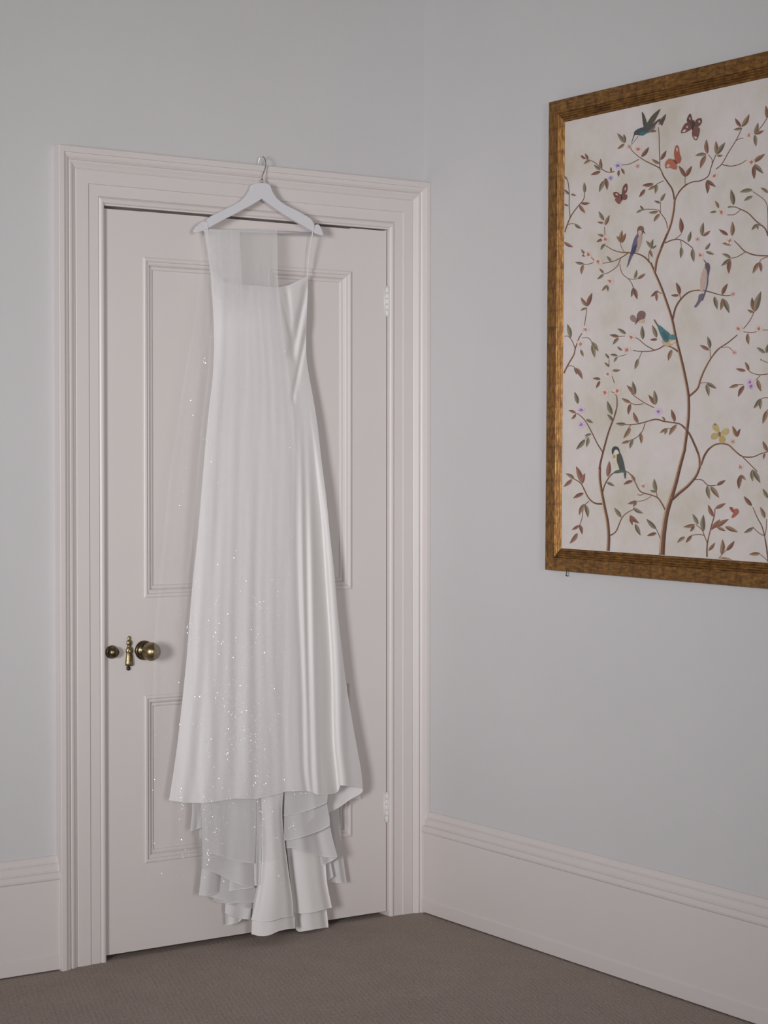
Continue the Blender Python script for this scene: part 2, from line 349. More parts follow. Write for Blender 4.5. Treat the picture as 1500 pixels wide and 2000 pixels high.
# round knob: rose, neck and ball
KX, KZ = -.938, .834
def knob(name, kx, kz, mat, rm, s, ball, stand):
    r = MB(); r.lathe((kx, 0, kz), (0, -1, 0), [(0, .0245*s), (.002*s, .0265*s), (.004*s, .0268*s), (.006*s, .0225*s), (.0075*s, .0215*s), (.009*s, .022*s), (.011*s, .016*s), (.013*s, .0135*s), (.015*s, .012*s)], 32)
    k = MB(); c0 = stand; p = [(.012*s, .0105*s), (.018*s, .0095*s), (.022*s, .0105*s), (.024*s, .013*s)]
    p += [q for q in sph(ball, 0, 9, c0, 16) if q[0] > .024*s+.001]
    k.lathe((kx, 0, kz), (0, -1, 0), p, 32)
    o = k.build(name, mat, door, True); r.build('rose', rm, o, True); return o
kn = knob('door_knob', -.9375, .8360, M['brass'], M['darkbrass'], 1.0, .0255, .048)
tag(kn, 'polished round brass door knob')
k2 = MB(); k2.lathe((-1.0345, 0, .8365), (0, -1, 0), [(0, .0165), (.003, .0180), (.006, .0180), (.008, .0155), (.010, .0140), (.014, .0150), (.019, .0150), (.023, .0135), (.026, .0100), (.028, .0050), (.0285, .0008)], 28)
tag(k2.build('latch_knob', M['darkbrass'], door, True), 'small dark brass knob at the door edge')
# keyhole cover: turned drop
e = MB(); ex = -.9815
prof = [(.877, .0006), (.8765, .0035), (.872, .0046), (.868, .0038), (.8665, .0040), (.864, .0070), (.859, .0082), (.854, .0072), (.850, .0050), (.848, .0058), (.844, .0090), (.839, .0104), (.834, .0104), (.829, .0085), (.827, .0092), (.815, .0108), (.803, .0122), (.799, .0122), (.7965, .0105), (.795, .0080), (.794, .0006)]
e.lathe((ex, -.0035, 0), (0, 0, 1), [(z, r) for z, r in reversed(prof)], 20, (1, 0, 0), .62)
ec = e.build('keyhole_cover', M['brass'], door, True)
e = MB(); e.lathe((ex, 0, .8365), (0, -1, 0), [(0, .0060), (.0105, .0062), (.0125, .0050), (.0135, .0010)], 18); e.build('pivot_pin', M['brass'], door, True)
e = MB(); e.lathe((ex-.003, -.001, .789), (0, -1, 0), [(0, .0052), (.004, .0055), (.006, .0035), (.0065, .0005)], 16); e.lathe((ex-.003, -.001, .7935), (0, -1, 0), [(0, .004), (.003, .004), (.0035, .001)], 12)
tag(e.build('keyhole_plate', M['iron'], door, True), 'dark keyhole below the cover')

# ------------------------------------------------------------------ clothes hanger
hang = empty('clothes_hanger', tuple(at(512, 372, .046)))
tag(hang, 'white wooden clothes hanger hooked over the top of the door casing', 'clothes hanger')
outl = [(503, 357), (497, 358.5), (493, 361.5), (489.5, 371), (482, 382), (470.8, 392.5), (458, 400), (444.7, 406.4), (433, 412), (422, 417.6), (412, 423), (407, 427), (404.5, 431.5), (403.6, 434), (401, 432), (398, 431.4), (393, 434), (388.7, 438), (384, 443),
        (381, 449), (380.6, 453), (384, 455.5), (390.5, 453.5), (405.5, 446.8), (423, 437), (441, 427.2), (456, 420), (470.8, 412), (487, 403.5), (500.7, 395.2), (507, 391.5), (512.8, 387.9), (521, 394), (530.5, 401), (543, 410), (556.7, 419.5), (573, 429.5), (590.3, 439.2),
        (603, 446.8), (610.8, 451.5), (616.4, 456), (624, 458.5), (631.3, 460), (631.8, 456), (629.5, 449.3), (627, 443), (623.9, 439), (621, 437.6), (618.3, 438.1), (616, 440.5), (614, 440), (612.5, 435), (610.8, 430.7), (606, 425.5), (599.6, 421.3), (588, 415), (575.3, 408.3), (556.7, 399),
        (541.7, 387.7), (536.5, 380), (532.4, 372.8), (530, 366), (528.7, 361.6), (524, 358.5), (517.5, 356.8)]
DH0, DH1 = .040, .053
def hanger_body():
    import bmesh
    bm = bmesh.new()
    f = bm.faces.new([bm.verts.new(at(x, y, DH1)) for x, y in outl])
    r = bmesh.ops.extrude_face_region(bm, geom=[f])
    dv = Vector((0, DH1-DH0, 0))
    for v in [g for g in r['geom'] if isinstance(g, bmesh.types.BMVert)]: v.co += dv
    bmesh.ops.recalc_face_normals(bm, faces=bm.faces)
    eds = [e for e in bm.edges if abs(e.verts[0].co.y-e.verts[1].co.y) < 1e-4]
    bmesh.ops.bevel(bm, geom=eds, offset=.0022, segments=3, affect='EDGES', profile=.5)
    vs = [v.co.copy() for v in bm.verts]; bm.verts.index_update(); fs = [[v.index for v in f.verts] for f in bm.faces]; bm.free()
    return vs, fs
vs, fs = hanger_body(); mesh('hanger_frame', vs, fs, M['hanger'], hang)
b = MB(); b.tube([at(393.5, 449.5, .0465), at(622, 456.2, .0465)], .0036, 14); b.build('trouser_bar', M['hanger'], hang, True)
b = MB(); hp = [(512, 360, .0465), (512, 350, .0465), (512.3, 345, .0465), (515, 337, .0465), (518.3, 328, .0455), (519.2, 320, .043), (518, 312, .040), (515, 307.3, .036), (511.5, 306, .032), (508.3, 308, .029), (506.2, 312.5, .0265), (505, 317, .025), (504.6, 321, .0245)]
pts = [at(*p) for p in hp]
def smooth_path(p, k=6):
    out = []
    for i in range(len(p)-1):
        a, b_, c, d = p[max(i-1, 0)], p[i], p[i+1], p[min(i+2, len(p)-1)]
        for s in range(k):
            t = s/k; out.append(.5*((2*b_)+(c-a)*t+(2*a-5*b_+4*c-d)*t*t+(3*b_-a-3*c+d)*t**3))
    return out+[p[-1]]
b.tube(smooth_path(pts), .0014, 8); b.build('hook', M['steel'], hang, True)
b = MB(); c = at(512, 350.5, .0465); b.lathe(c, (0, 0, -1), [(-.003, .0018), (-.001, .0032), (.004, .0036), (.0085, .0040)], 14); b.build('ferrule', M['steel'], hang, True)

# ------------------------------------------------------------------ wedding dress
dress = empty('wedding_dress', tuple(at(540, 1780, .05)))
tag(dress, 'long ivory satin wedding dress with thin straps and layered train hanging against the door', 'dress')
Lb = [(525, 412), (560, 413.5), (620, 417), (680, 418), (740, 415), (800, 408), (860, 402), (920, 397), (980, 392), (1050, 386), (1120, 378), (1200, 371), (1280, 365), (1350, 358), (1440, 348), (1500, 340), (1565, 330)]
Rb = [(538, 601), (570, 601), (620, 599), (690, 598), (730, 603), (780, 612), (830, 620), (900, 628), (970, 637), (1050, 645), (1120, 653), (1200, 660), (1270, 668), (1340, 677), (1420, 690), (1480, 701), (1510, 706), (1545, 709)]
TOPY = [(0, 526), (.06, 540), (.14, 551), (.3, 556.5), (.5, 559), (.68, 562), (.80, 557.5), (.88, 550.5), (.96, 542.5), (1, 538)]
HEMY = [(0, 1562.5), (.085, 1567.5), (.17, 1568), (.24, 1565), (.34, 1559), (.45, 1560), (.55, 1551), (.60, 1545.5), (.70, 1544), (.738, 1547), (.744, 1548.5), (.752, 1551), (.80, 1552.5), (.845, 1550), (.868, 1546.5), (.876, 1541), (.884, 1533), (.93, 1535), (1, 1539.5)]
V1 = [(770, 575), (830, 579), (900, 580), (1100, 581), (1340, 590.7), (1500, 594), (1545, 600)]
V2 = [(770, 588), (800, 592), (950, 597), (1100, 600), (1340, 604), (1500, 609), (1550, 612)]
V3 = [(790, 600), (860, 610), (950, 620), (1020, 628), (1130, 636), (1300, 646.7), (1450, 650.7), (1525, 658), (1560, 660)]
V0 = [(640, 563), (700, 566), (900, 560), (1100, 556), (1300, 552), (1560, 552)]
def g(t): return math.exp(-t*t)
def lerpc(a, b, t): return a+(b-a)*max(0, min(1, t))
def sm(a, b, t):
    t = max(0, min(1, (t-a)/(b-a))); return t*t*(3-2*t)
def depth(x, y, u):
    D = sinterp([(526, .036), (620, .050), (760, .046), (900, .056), (1200, .080), (1560, .108)], y)
    e = abs(2*u-1); d = D-(D-.018)*e**3.2*(.75-.20*sm(640, 800, y))
    k = sm(770, 1000, y)
    if y > 740:
        a = sm(760, 1150, y)
        for V, A, wl, wr in ((V1, .0075, 5, 5.5), (V2, .0065, 4.5, 6), (V3, .021, 15, 4)):
            t = x-sinterp(V, y); d -= A*a*g(t/(wl if t < 0 else wr)*(1-.2*k))
        t = x-(sinterp(V1, y)+sinterp(V2, y))/2; d += .004*a*g(t/5)
        t = x-(sinterp(V2, y)+8); d += .007*a*g(t/7)
        t = x-(sinterp(V3, y)+10+6*k); d += .010*a*g(t/9)
        xw = (x-sinterp(Lb, y))
        wv = 1-sm(.5, .62, u)
        s = sm(850, 1500, y)
        d += wv*s*(.0045*math.sin(u*34+.6)+.003*math.sin(u*61+2+y*.001))
        t = x-sinterp(V0, y); d -= .006*s*g(t/12)
    if y < 800:      # bodice drape
        for (x0, y0, x1, y1, A, w) in ((599, 556, 574, 690, .0075, 6), (560, 566, 574, 700, .005, 6), (600, 640, 573, 772, .006, 4.5), (590, 600, 563, 700, .004, 7), (553, 590, 566, 650, .003, 4)):
            if y0-15 < y < y1+15:
                t = x-(x0+(x1-x0)*(y-y0)/(y1-y0)); d -= A*g(t/w)*min(1, (y-y0+15)/25)*min(1, (y1+15-y)/25)
        t = math.hypot((x-573)/4, (y-779)/9); d -= .005*g(t)
        t = math.hypot((x-512)/75, (y-628)/42); d += .010*g(t)
        if y < 600: d -= .004*g((y-interp(TOPY, u))/6)
    return max(.013, d)
def col_pt(u, y, off=0):
    x = sinterp(Lb, y)+u*(sinterp(Rb, y)-sinterp(Lb, y)); return at(x, y, depth(x, y, u)+off)
NU = 230
def body(name, ylo, yhi, rows, mat, off=0):
    us = [i/NU for i in range(NU+1)]; vs = []
    for r in range(rows+1):
        v = r/rows
        for u in us:
            a = interp(TOPY, u) if ylo is None else ylo; z = interp(HEMY, u) if yhi is None else yhi
            vs.append(col_pt(u, a+(z-a)*v, off))
    n = NU+1; fs = [(r*n+i, (r+1)*n+i, (r+1)*n+i+1, r*n+i+1) for r in range(rows) for i in range(NU)]
    o = mesh(name, vs, fs, mat, dress, True); return o
YS = 779
bod = body('bodice', None, YS, 60, M['satin']); skt = body('skirt', YS, None, 190, M['satin'])
def hem(pts, r=.0011, mat='satin', parent=None, name='hem'):  # rolled edge
    b = MB(); b.tube(pts, r, 6); return b.build(name, M['hem'], parent or dress, True)
hem([col_pt(i/120, interp(HEMY, i/120)) for i in range(0, 121)], .0009, 'satin', skt)
hem([col_pt(i/90, interp(TOPY, i/90)) for i in range(0, 91)], .0008, 'satin', bod, 'neckline_edge')
# back of the dress close to the door
vs = []; rows = 60
for r in range(rows+1):
    for i in range(25):
        u = i/24; y = 566+(1560-566)*r/rows; x = sinterp(Lb, y)+(.012+u*.976)*(sinterp(Rb, y)-sinterp(Lb, y)); vs.append(at(x, y, .0105))
mesh('skirt_back', vs, [(r*25+i, (r+1)*25+i, (r+1)*25+i+1, r*25+i+1) for r in range(rows) for i in range(24)], M['satin'], dress, True)
# straps, looped over the hanger arms
for pth in ([(600.5, 541, .030), (601.5, 520, .032), (603.5, 498, .034), (607, 478, .0362), (610, 462, .0372), (611.8, 452, .0375), (613, 444, .0385), (613.6, 438.2, .043), (613.6, 436.8, .0475), (613, 438, .0530), (612, 446, .0548), (608, 470, .049), (604, 500, .040), (601.5, 525, .034), (600.8, 541, .0305)],
            [(412.3, 528, .030), (411, 510, .032), (408, 485, .0345), (405.5, 465, .036), (404.6, 448, .0375), (404.2, 437, .0385), (404.3, 432.3, .0440), (404.3, 432.0, .0490), (404.6, 436, .0540), (405.5, 455, .054), (408.5, 490, .045), (411, 515, .036), (412.4, 528, .031)]):
    b = MB(); b.tube(smooth_path([at(*p) for p in pth], 5), .0013, 6); b.build('strap', M['satin'], dress, True)

# layered sheets of the train: rows of (px, py, depth) from top to hem
def resample(row, n):
    L = [0]
    for a, b_ in zip(row, row[1:]): L.append(L[-1]+math.hypot(b_[0]-a[0], b_[1]-a[1]))
    out = []
    for i in range(n+1):
        s = L[-1]*i/n; out.append(tuple(sinterp([(l, p[k]) for l, p in zip(L, row)], s) for k in range(3)))
    return out
def sheet(name, rows, mat='crepe', nu=48, nv=34, folds=(), edge=True, wav=.002, seed=0):
    R = [resample(r, nu) for r in rows]; m = len(R); ts = [i/(m-1) for i in range(m)]; vs = []; P = []
    for r in range(nv+1):
        v = r/nv; line = []
        for i in range(nu+1):
            q = [sinterp([(t, R[k][i][c]) for k, t in enumerate(ts)], v) for c in range(3)]
            u = i/nu; d = q[2]+wav*math.sin(u*9+seed*1.7+v*1.1)*v
            for (u0, u1, A, w) in folds: d += A*g((u-(u0+(u1-u0)*v))/w)*sm(0, .35, v)
            line.append((q[0], q[1], max(.006, d)))
        P.append(line); vs += [at(*p) for p in line]
    n = nu+1; fs = [(r*n+i, (r+1)*n+i, (r+1)*n+i+1, r*n+i+1) for r in range(nv) for i in range(nu)]
    o = mesh(name, vs, fs, M[mat], dress, True)
    if edge: hem([at(*p) for p in P[-1]], .0011, mat if mat == 'satin' else 'crepe', o)
    return o
def S(name, top, hemr, left, right, dt, dh, **k):
    """top: (x0,x1,y); hemr: [(x,y)..]; left/right: optional mid points [(x,y)..]"""
    rows = [[(top[0]+(top[1]-top[0])*i/6, top[2], dt) for i in range(7)]]
    nm = max(len(left), len(right))
    for i in range(nm):
        a, b_ = left[i], right[i]; t = (i+1)/(nm+1)
        rows.append([(a[0]+(b_[0]-a[0])*j/6, a[1]+(b_[1]-a[1])*j/6, dt+(dh-dt)*t) for j in range(7)])
    rows.append([(x, y, dh) for x, y in hemr]); return sheet(name, rows, **k)
TR = 'train_layer'
# far right, closest to the door
S(TR, (600, 658, 1530), [(630, 1729), (645, 1722.5), (658, 1723.8), (668, 1723.5), (677, 1723)], [(610, 1600), (620, 1670)], [(663.6, 1602), (670, 1672)], .020, .024, folds=((.75, .8, .006, .1), (.5, .55, -.004, .08)), seed=1)
S(TR, (600, 640, 1560), [(634, 1720), (641, 1718), (651, 1711)], [(615, 1620), (628, 1680)], [(645, 1640), (646, 1683)], .034, .036, seed=2)
S('train_lining', (640, 707, 1528), [(640, 1588), (662, 1576.5), (684, 1561), (704.4, 1549.3), (708.6, 1542.5)], [(640, 1550)], [(708, 1536)], .030, .046, mat='satin', seed=3)
# right-hand cascade
S(TR+'', (556, 640, 1540), [(554.8, 1592.6), (582, 1588.4), (604, 1581.6), (628, 1572), (639, 1566)], [(556, 1555)], [(640, 1552)], .088, .094, seed=4)
S(TR, (556, 643, 1545), [(554.8, 1641), (575, 1638.5), (607.5, 1628.3), (628, 1620.7), (644, 1612)], [(555, 1575), (555, 1605)], [(639, 1570), (643.5, 1596)], .078, .086, folds=((.3, .35, .005, .15),), seed=5)
S(TR, (558, 640, 1560), [(559, 1656.4), (575, 1655.8), (584, 1661), (607.5, 1666.6), (629.6, 1672), (659.3, 1673.7)], [(558, 1610)], [(646, 1620)], .062, .074, folds=((.3, .35, .008, .12), (.65, .72, -.006, .1)), seed=6)
S(TR, (610, 640, 1600), [(628, 1690), (642, 1684), (650, 1679.5), (658, 1675)], [(615, 1640)], [(648, 1640)], .045, .050, seed=7)
cf = ((.0, .02, -.018, .16), (.45, .45, .006, .2), (.92, .95, -.012, .12))
S(TR, (560, 628, 1600), [(574, 1782.5), (590.5, 1783.5), (612.6, 1781.3), (633, 1775.6), (648, 1772)], [(561, 1658), (567, 1720)], [(634.7, 1673), (639, 1725)], .054, .068, mat='satin', folds=cf, wav=.001, seed=8)
S('train_lining', (570, 634, 1745), [(577.7, 1814.5), (584, 1819), (599, 1817.2), (624.5, 1812.8), (641.5, 1810.7)], [(574, 1775)], [(638, 1775)], .044, .050, mat='satin', folds=cf, wav=.001, seed=8)
# left-hand cascade
S('train_lining', (442, 480, 1740), [(441, 1806.4), (457.5, 1803.4), (466.5, 1800), (472, 1794)], [(440, 1775)], [(478, 1770)], .034, .036, mat='satin', seed=9)
S(TR, (441, 495, 1700), [(439.5, 1782), (444, 1785.4), (457.5, 1791.4), (472, 1794), (489, 1795.3)], [(441, 1750)], [(492, 1750)], .044, .046, mat='satin', seed=10)
S(TR, (430, 497, 1680), [(444, 1765), (465, 1771), (480, 1773), (493, 1774)], [(438, 1730)], [(496, 1730)], .049, .052, seed=11)
S(TR, (420, 499, 1660), [(417, 1757.5), (432, 1763), (450, 1764), (470, 1763), (498, 1762.5)], [(420, 1710)], [(499, 1710)], .053, .056, seed=12)
S(TR, (405, 500, 1640), [(405, 1749), (427.5, 1755.5), (450, 1760.5), (472.5, 1762), (502, 1762)], [(404, 1700)], [(501, 1700)], .058, .062, folds=((.7, .75, .005, .15),), seed=13)
S(TR, (390, 500, 1545), [(388.5, 1747.5), (396, 1748.5), (405, 1748.5), (427.5, 1742.7), (457.5, 1738), (496, 1733.5)], [(394, 1600), (395, 1680)], [(500, 1600), (499, 1680)], .062, .070, folds=((.42, .45, -.014, .10), (.15, .12, .006, .12)), seed=14)
S(TR, (392, 500, 1545), [(396, 1697), (412, 1701.5), (427.5, 1707.5), (456, 1722.5), (480, 1730.5), (497, 1733.7)], [(394, 1600), (395, 1650)], [(500, 1600), (499, 1670)], .070, .078, folds=((.72, .8, .007, .14),), seed=15)
S(TR, (392, 500, 1545), [(395, 1656), (405, 1662.5), (435, 1673), (459, 1680), (480, 1683.5), (497, 1685.8)], [(394, 1600)], [(500, 1620)], .080, .088, folds=((.8, .88, .006, .12), (.5, .5, -.004, .1)), seed=16)
S(TR, (488, 512, 1560), [(497, 1728.5), (503, 1729.5), (508.5, 1728.5)], [(492, 1620), (495, 1680)], [(512, 1620), (510, 1680)], .078, .084, seed=17)
S(TR, (372, 400, 1548), [(372, 1622.5), (380, 1620.5), (398, 1614)], [(375, 1580)], [(400, 1580)], .048, .055, seed=18)
S(TR, (376, 402, 1570), [(383, 1630), (390, 1634), (400, 1641)], [(382, 1600)], [(402, 1600)], .036, .040, seed=19)
# centre panel in front with its lining showing below
bf = ((.55, .45, .010, .3), (.02, .0, -.014, .12), (.97, 1.0, -.014, .10))
S(TR, (508, 554, 1530), [(490.5, 1795.6), (505.5, 1799.5), (524, 1799.5), (536, 1796.5), (548, 1792.6), (573, 1789.4)], [(511, 1600), (510, 1690), (499.5, 1760)], [(551.4, 1600), (562, 1690), (571, 1755)], .090, .100, mat='satin', folds=bf, wav=.001, seed=20)
S('train_lining', (508, 560, 1700), [(491, 1823.8), (505.5, 1827.2), (524, 1826.4), (544.6, 1818), (560, 1814.5), (577, 1812.8)], [(494, 1770)], [(573, 1770)], .078, .088, mat='satin', folds=bf, wav=.001, seed=20)

# ------------------------------------------------------------------ veil draped over the hanger bar
veil = empty('bridal_veil', tuple(at(430, 1740, .13)))
tag(veil, 'sheer white tulle veil with scattered sequins draped over the hanger in front of the dress', 'veil')
def vs_sheet(name, left, right, top, bot, d_tab, mat, nu=60, nv=110, amp=.004, fr=40, ph=0, nx=None):
    vs = []
    for r in range(nv+1):
        v = r/nv
        for i in range(nu+1):
            u = i/nu; y = top(u)+(bot(u)-top(u))*v
            xl, xr = sinterp(left, y), sinterp(right, y); x = xl+u*(xr-xl)
            d = sinterp(d_tab, y)+amp*sm(450, 900, y)*(math.sin(u*fr+ph+y*.0006)+.5*math.sin(u*fr*1.9+ph*2))
            e = abs(2*u-1)**4; d -= .012*e*sm(600, 1400, y)
            vs.append(at(x, y, d))
    n = nu+1; fs = [(r*n+i, (r+1)*n+i, (r+1)*n+i+1, r*n+i+1) for r in range(nv) for i in range(nu)]
    return mesh(name, vs, fs, M[mat], veil, True)
D1 = [(449, .0575), (470, .059), (560, .068), (640, .080), (760, .072), (900, .080), (1200, .105), (1560, .138), (1740, .142)]
D2 = [(a, d+.006) for a, d in D1]; D3 = [(a, d+.011) for a, d in D1]
VL = [(449, 398), (520, 392), (620, 380), (720, 362), (830, 346), (930, 331), (1050, 319), (1150, 309), (1250, 302), (1400, 297), (1550, 293), (1740, 291)]
VR = [(449, 541), (500, 540), (560, 544), (620, 553), (700, 563), (780, 572), (1000, 575), (1200, 571), (1400, 563), (1520, 556), (1600, 551), (1700, 551)]
VR2 = [(449, 541), (560, 544), (640, 552), (780, 570), (900, 580), (1200, 588), (1540, 612), (1700, 618)]
VL2 = [(449, 402), (520, 408), (600, 412), (720, 405), (830, 392), (930, 385), (1100, 376), (1250, 372), (1500, 380), (1720, 394)]
ty = lambda u: 448.6+.8*u
vs_sheet('tulle_layer', VL, VR, ty, lambda u: 1742-55*sm(.3, 1, u)-6*math.sin(u*8), D1, 'tulle', fr=44)
vs_sheet('tulle_layer', VL2, VR2, ty, lambda u: 1706-40*u-70*sm(.75, 1, u), D2, 'tulleb', fr=36, ph=1.3)
vs_sheet('tulle_layer', [(a, b_+2) for a, b_ in VL2], [(a, interp([(449, 541), (560, 544), (640, 552), (780, 566), (1560, 556)], a)) for a in (449, 500, 560, 640, 780, 1200, 1560)], ty, lambda u: 1569-14*u, D3, 'tulleb', fr=30, ph=2.2)
vs_sheet('tulle_fold', [(449, 398), (480, 404), (560, 414), (640, 420), (760, 416), (830, 408)], [(449, 468), (500, 470), (560, 473), (640, 476), (760, 490), (830, 500)], ty, lambda u: 815, [(449, .058), (560, .0665), (640, .079), (760, .0715), (830, .0745)], 'tulle2', 30, 60, .002, 20)
vs_sheet('tulle_fold', [(449, 464), (500, 468), (560, 472), (640, 474), (760, 486)], [(449, 541), (500, 540), (560, 544), (640, 553), (760, 570)], ty, lambda u: 760, [(449, .058), (560, .0665), (640, .079), (760, .0715), (830, .0745)], 'tulle3', 30, 60, .002, 24, 1)
# cloth over the bar: wraps to the back
vs = []; nb = 40; fl = ((451, .0575), (447.2, .0525), (445.4, .0465), (447.2, .0415), (455, .0395), (480, .038), (510, .036), (545, .031), (575, .029))
for i in range(nb+1):
    u = i/nb
    for yy, d in fl:
        xl, xr = interp([(450, 398), (480, 404), (560, 417)], yy), interp([(450, 541), (575, 544)], yy); x = xl+(xr-xl)*u
        vs.append(at(x, yy+(x-398)*.028*(1-sm(450, 480, yy)), d+.001*math.sin(u*26)*sm(450, 480, yy)))
nf = len(fl)
mesh('bar_fold', vs, [(i*nf+k, (i+1)*nf+k, (i+1)*nf+k+1, i*nf+k+1) for i in range(nb) for k in range(nf-1)], M['tulle3'], veil, True)
# sequins: clusters read off the photograph plus a thin scatter
b = MB(); rs = random.Random(3)
def sequin(px, py, r=.0011):
    d = sinterp(D3, py)+.003; c = at(px, py, d)
    n = (CAM-c).normalized()+Vector((rs.gauss(-.12, .30), rs.gauss(0, .2), rs.gauss(0, .30))); n.normalize(); X = n.orthogonal().normalized(); Y = n.cross(X)
    vs = [c+(X*math.cos(k*math.pi/3)+Y*math.sin(k*math.pi/3))*r for k in range(6)]; b.add(vs, [tuple(range(6))])
for (x, y, sx, sy, n) in ((458, 1420, 14, 60, 90), (500, 1450, 8, 70, 80), (440, 1330, 20, 40, 50), (505, 1200, 10, 60, 50), (540, 1190, 12, 50, 30), (368, 1226, 3, 5, 10), (403, 1600, 6, 60, 60), (355, 1575, 3, 14, 22), (355, 1650, 2, 40, 8),
                          (512, 1590, 8, 40, 50), (430, 1600, 14, 50, 50), (447, 1440, 8, 60, 50), (405, 1500, 10, 60, 30), (545, 1340, 8, 80, 40), (398, 700, 3, 10, 8), (395, 725, 3, 6, 5), (375, 800, 3, 14, 6), (400, 860, 3, 3, 4), (365, 960, 6, 40, 9), (580, 1615, 14, 8, 18), (585, 1545, 20, 5, 16), (408, 1672, 5, 8, 18), (520, 1500, 20, 50, 60), (430, 1220, 26, 30, 40), (365, 1405, 10, 6, 8), (480, 1300, 40, 120, 120)):
    for _ in range(n):
        px, py = rs.gauss(x, sx), rs.gauss(y, sy)
        if sinterp(VL, py) < px < max(sinterp(VR, py), sinterp(VR2, py)) and py < 1700: sequin(px, py, rs.choice((.0005, .0006, .0007, .0011)))
for _ in range(420):
    py = 600+1130*rs.random()**.7; px = rs.uniform(sinterp(VL, py), sinterp(VR, py)); sequin(px, py, rs.choice((.0005, .0006, .0008)))
for px, py in ((402, 857), (400, 861), (392, 510), (397, 701), (401, 709), (372, 782), (377, 811), (357, 970), (351, 987), (368, 1220), (372, 1224), (369, 1231), (388, 1262), (421, 1235), (393, 1395), (397, 1400), (405, 1583), (411, 1587), (407, 1671), (412, 1675), (408, 1680), (357, 1586), (356, 1571), (515, 1600), (498, 1466), (500, 1450)): sequin(px, py, .0013)
tag(b.build('sequins', M['sequin'], veil), 'tiny silver sequins', kind='stuff')

# ------------------------------------------------------------------ framed picture
FY0, FY1, FZ0, FZ1 = -.6055, -1.745, 1.0555, 2.3265
piv = Vector((0, -.6055, 1.0555)); ANG = math.radians(.52)
pic = empty('framed_picture', (-.001, -1.19, 1.06))
tag(pic, 'large gilt-framed painting of birds and butterflies on flowering branches on the right wall', 'picture')
def tilt(p):       # the picture hangs slightly crooked
    dy, dz = p[1]-piv.y, p[2]-piv.z; c, s = math.cos(ANG), math.sin(ANG)
    return Vector((p[0], piv.y+dy*c-dz*s, piv.z+dy*s+dz*c))
FW = .0620
FP = [(0, .002), (0, .0195), (.002, .0232), (.005, .0240), (.033, .0232), (.0355, .0225), (.0365, .0200)]
BPf = [(.0365, .002), (.0365, .0200)]
for k in range(4):
    s0 = .0366+k*.0060
    for q in range(7):
        t = q/6; BPf.append((s0+t*.0058, .0200-.0010*k-.0010*t+.0030*math.sin(math.pi*t)))
BPf += [(.0612, .0165), (.0620, .0150), (.0620, .002)]
def rail(name, prof, side, mat):
    def P(s, d, end):
        y0, y1, z0, z1 = FY0-s, FY1+s, FZ0+s, FZ1-s
        return {'L': ((y0, z0), (y0, z1)), 'R': ((y1, z0), (y1, z1)), 'B': ((y0, z0), (y1, z0)), 'T': ((y0, z1), (y1, z1))}[side][end], d
    n = len(prof); vs = []
    for e in (0, 1):
        for s, d in prof:
            (y, z), dd = P(s, d, e); vs.append(tilt((-dd, y, z)))
    fs = [(i, (i+1) % n, n+(i+1) % n, n+i) for i in range(n)]+[tuple(range(n)), tuple(range(2*n-1, n-1, -1))]
    return mesh(name, vs, fs, M[mat], pic)
for sd in 'LTRB':
    rl = rail('frame_rail', FP+[(.0365, .002)], sd, 'gilt_v' if sd in 'LR' else 'gilt_h')
    rail('reeded_slip', BPf, sd, 'gold' if sd in 'LR' else 'gilt_h')
CX = -.0155
b = MB(); vs = [tilt((x, y, z)) for x in (CX, CX+.006) for y, z in ((FY0-.058, FZ0+.058), (FY1+.058, FZ0+.058), (FY1+.058, FZ1-.058), (FY0-.058, FZ1-.058))]
b.add(vs, [(0, 1, 2, 3), (7, 6, 5, 4), (0, 4, 5, 1), (1, 5, 6, 2), (2, 6, 7, 3), (3, 7, 4, 0)]); b.build('painted_panel', M['canvas'], pic)
b = MB(); c = atx(1107.5, 1121, -.012); b.tube([c+Vector((0, 0, .012)), c+Vector((-.002, -.001, .003)), c+Vector((-.003, .001, -.003)), c+Vector((-.001, -.003, -.0055))], .0013, 6); b.tube([c+Vector((-.001, .0035, -.0045)), c+Vector((-.002, -.004, -.006))], .001, 6)
tag(b.build('wire_clip', M['iron'], pic), 'dark wire clip poking out under the frame')

# --- the painting itself, flat coloured shapes on the panel. G coordinates: pixels of a 3.333x enlargement whose origin is (1050, 80)
YL, YR, ZL, ZH = FY0-FW-.001, FY1+FW+.001, FZ0+FW+.001, FZ1-FW-.001
def gp(x, y, lay):
    p = atx(1050+x/3.33333, 80+y/3.33333, CX-.0002*lay); return p
ci, si = math.cos(-ANG), math.sin(-ANG)
def untilt(p): dy, dz = p.y-piv.y, p.z-piv.z; return piv.y+dy*ci-dz*si, piv.z+dy*si+dz*ci
def inside(p):
    y, z = untilt(p); return YR < y < YL and ZL < z < ZH
YM = -1.462                                    # beyond the edge of the photograph the pattern goes on mirrored
def put(mb, pts, col, lay, mirror=True):
    put.k = (put.k+1) % 24; P = [gp(x, y, lay+put.k*.028) for x, y in pts]
    def clamp(p):
        y, z = untilt(p); q = tilt((p.x, min(YL, max(YR, y)), min(ZH, max(ZL, z)))); return q
    mid = sum(P, Vector())/len(P)
    if inside(mid) and mid.y > YM-.02: mb.add([clamp(p) for p in P], [tuple(range(len(P)))], col)
    if mirror and mid.y < -1.19:
        Q = [Vector((p.x, 2*YM-p.y, p.z)) for p in P][::-1]
        if inside(sum(Q, Vector())/len(Q)): mb.add([clamp(p) for p in Q], [tuple(range(len(Q)))], col)
put.k = 0
def srgb(*c): return tuple((v/255/12.92 if v <= 10 else ((v/255+.055)/1.055)**2.4) for v in c)
def K(r, g_, b_, k=1.42):     # paint colour as seen in the photograph -> albedo
    return tuple(min(.9, c*k) for c in srgb(r, g_, b_))
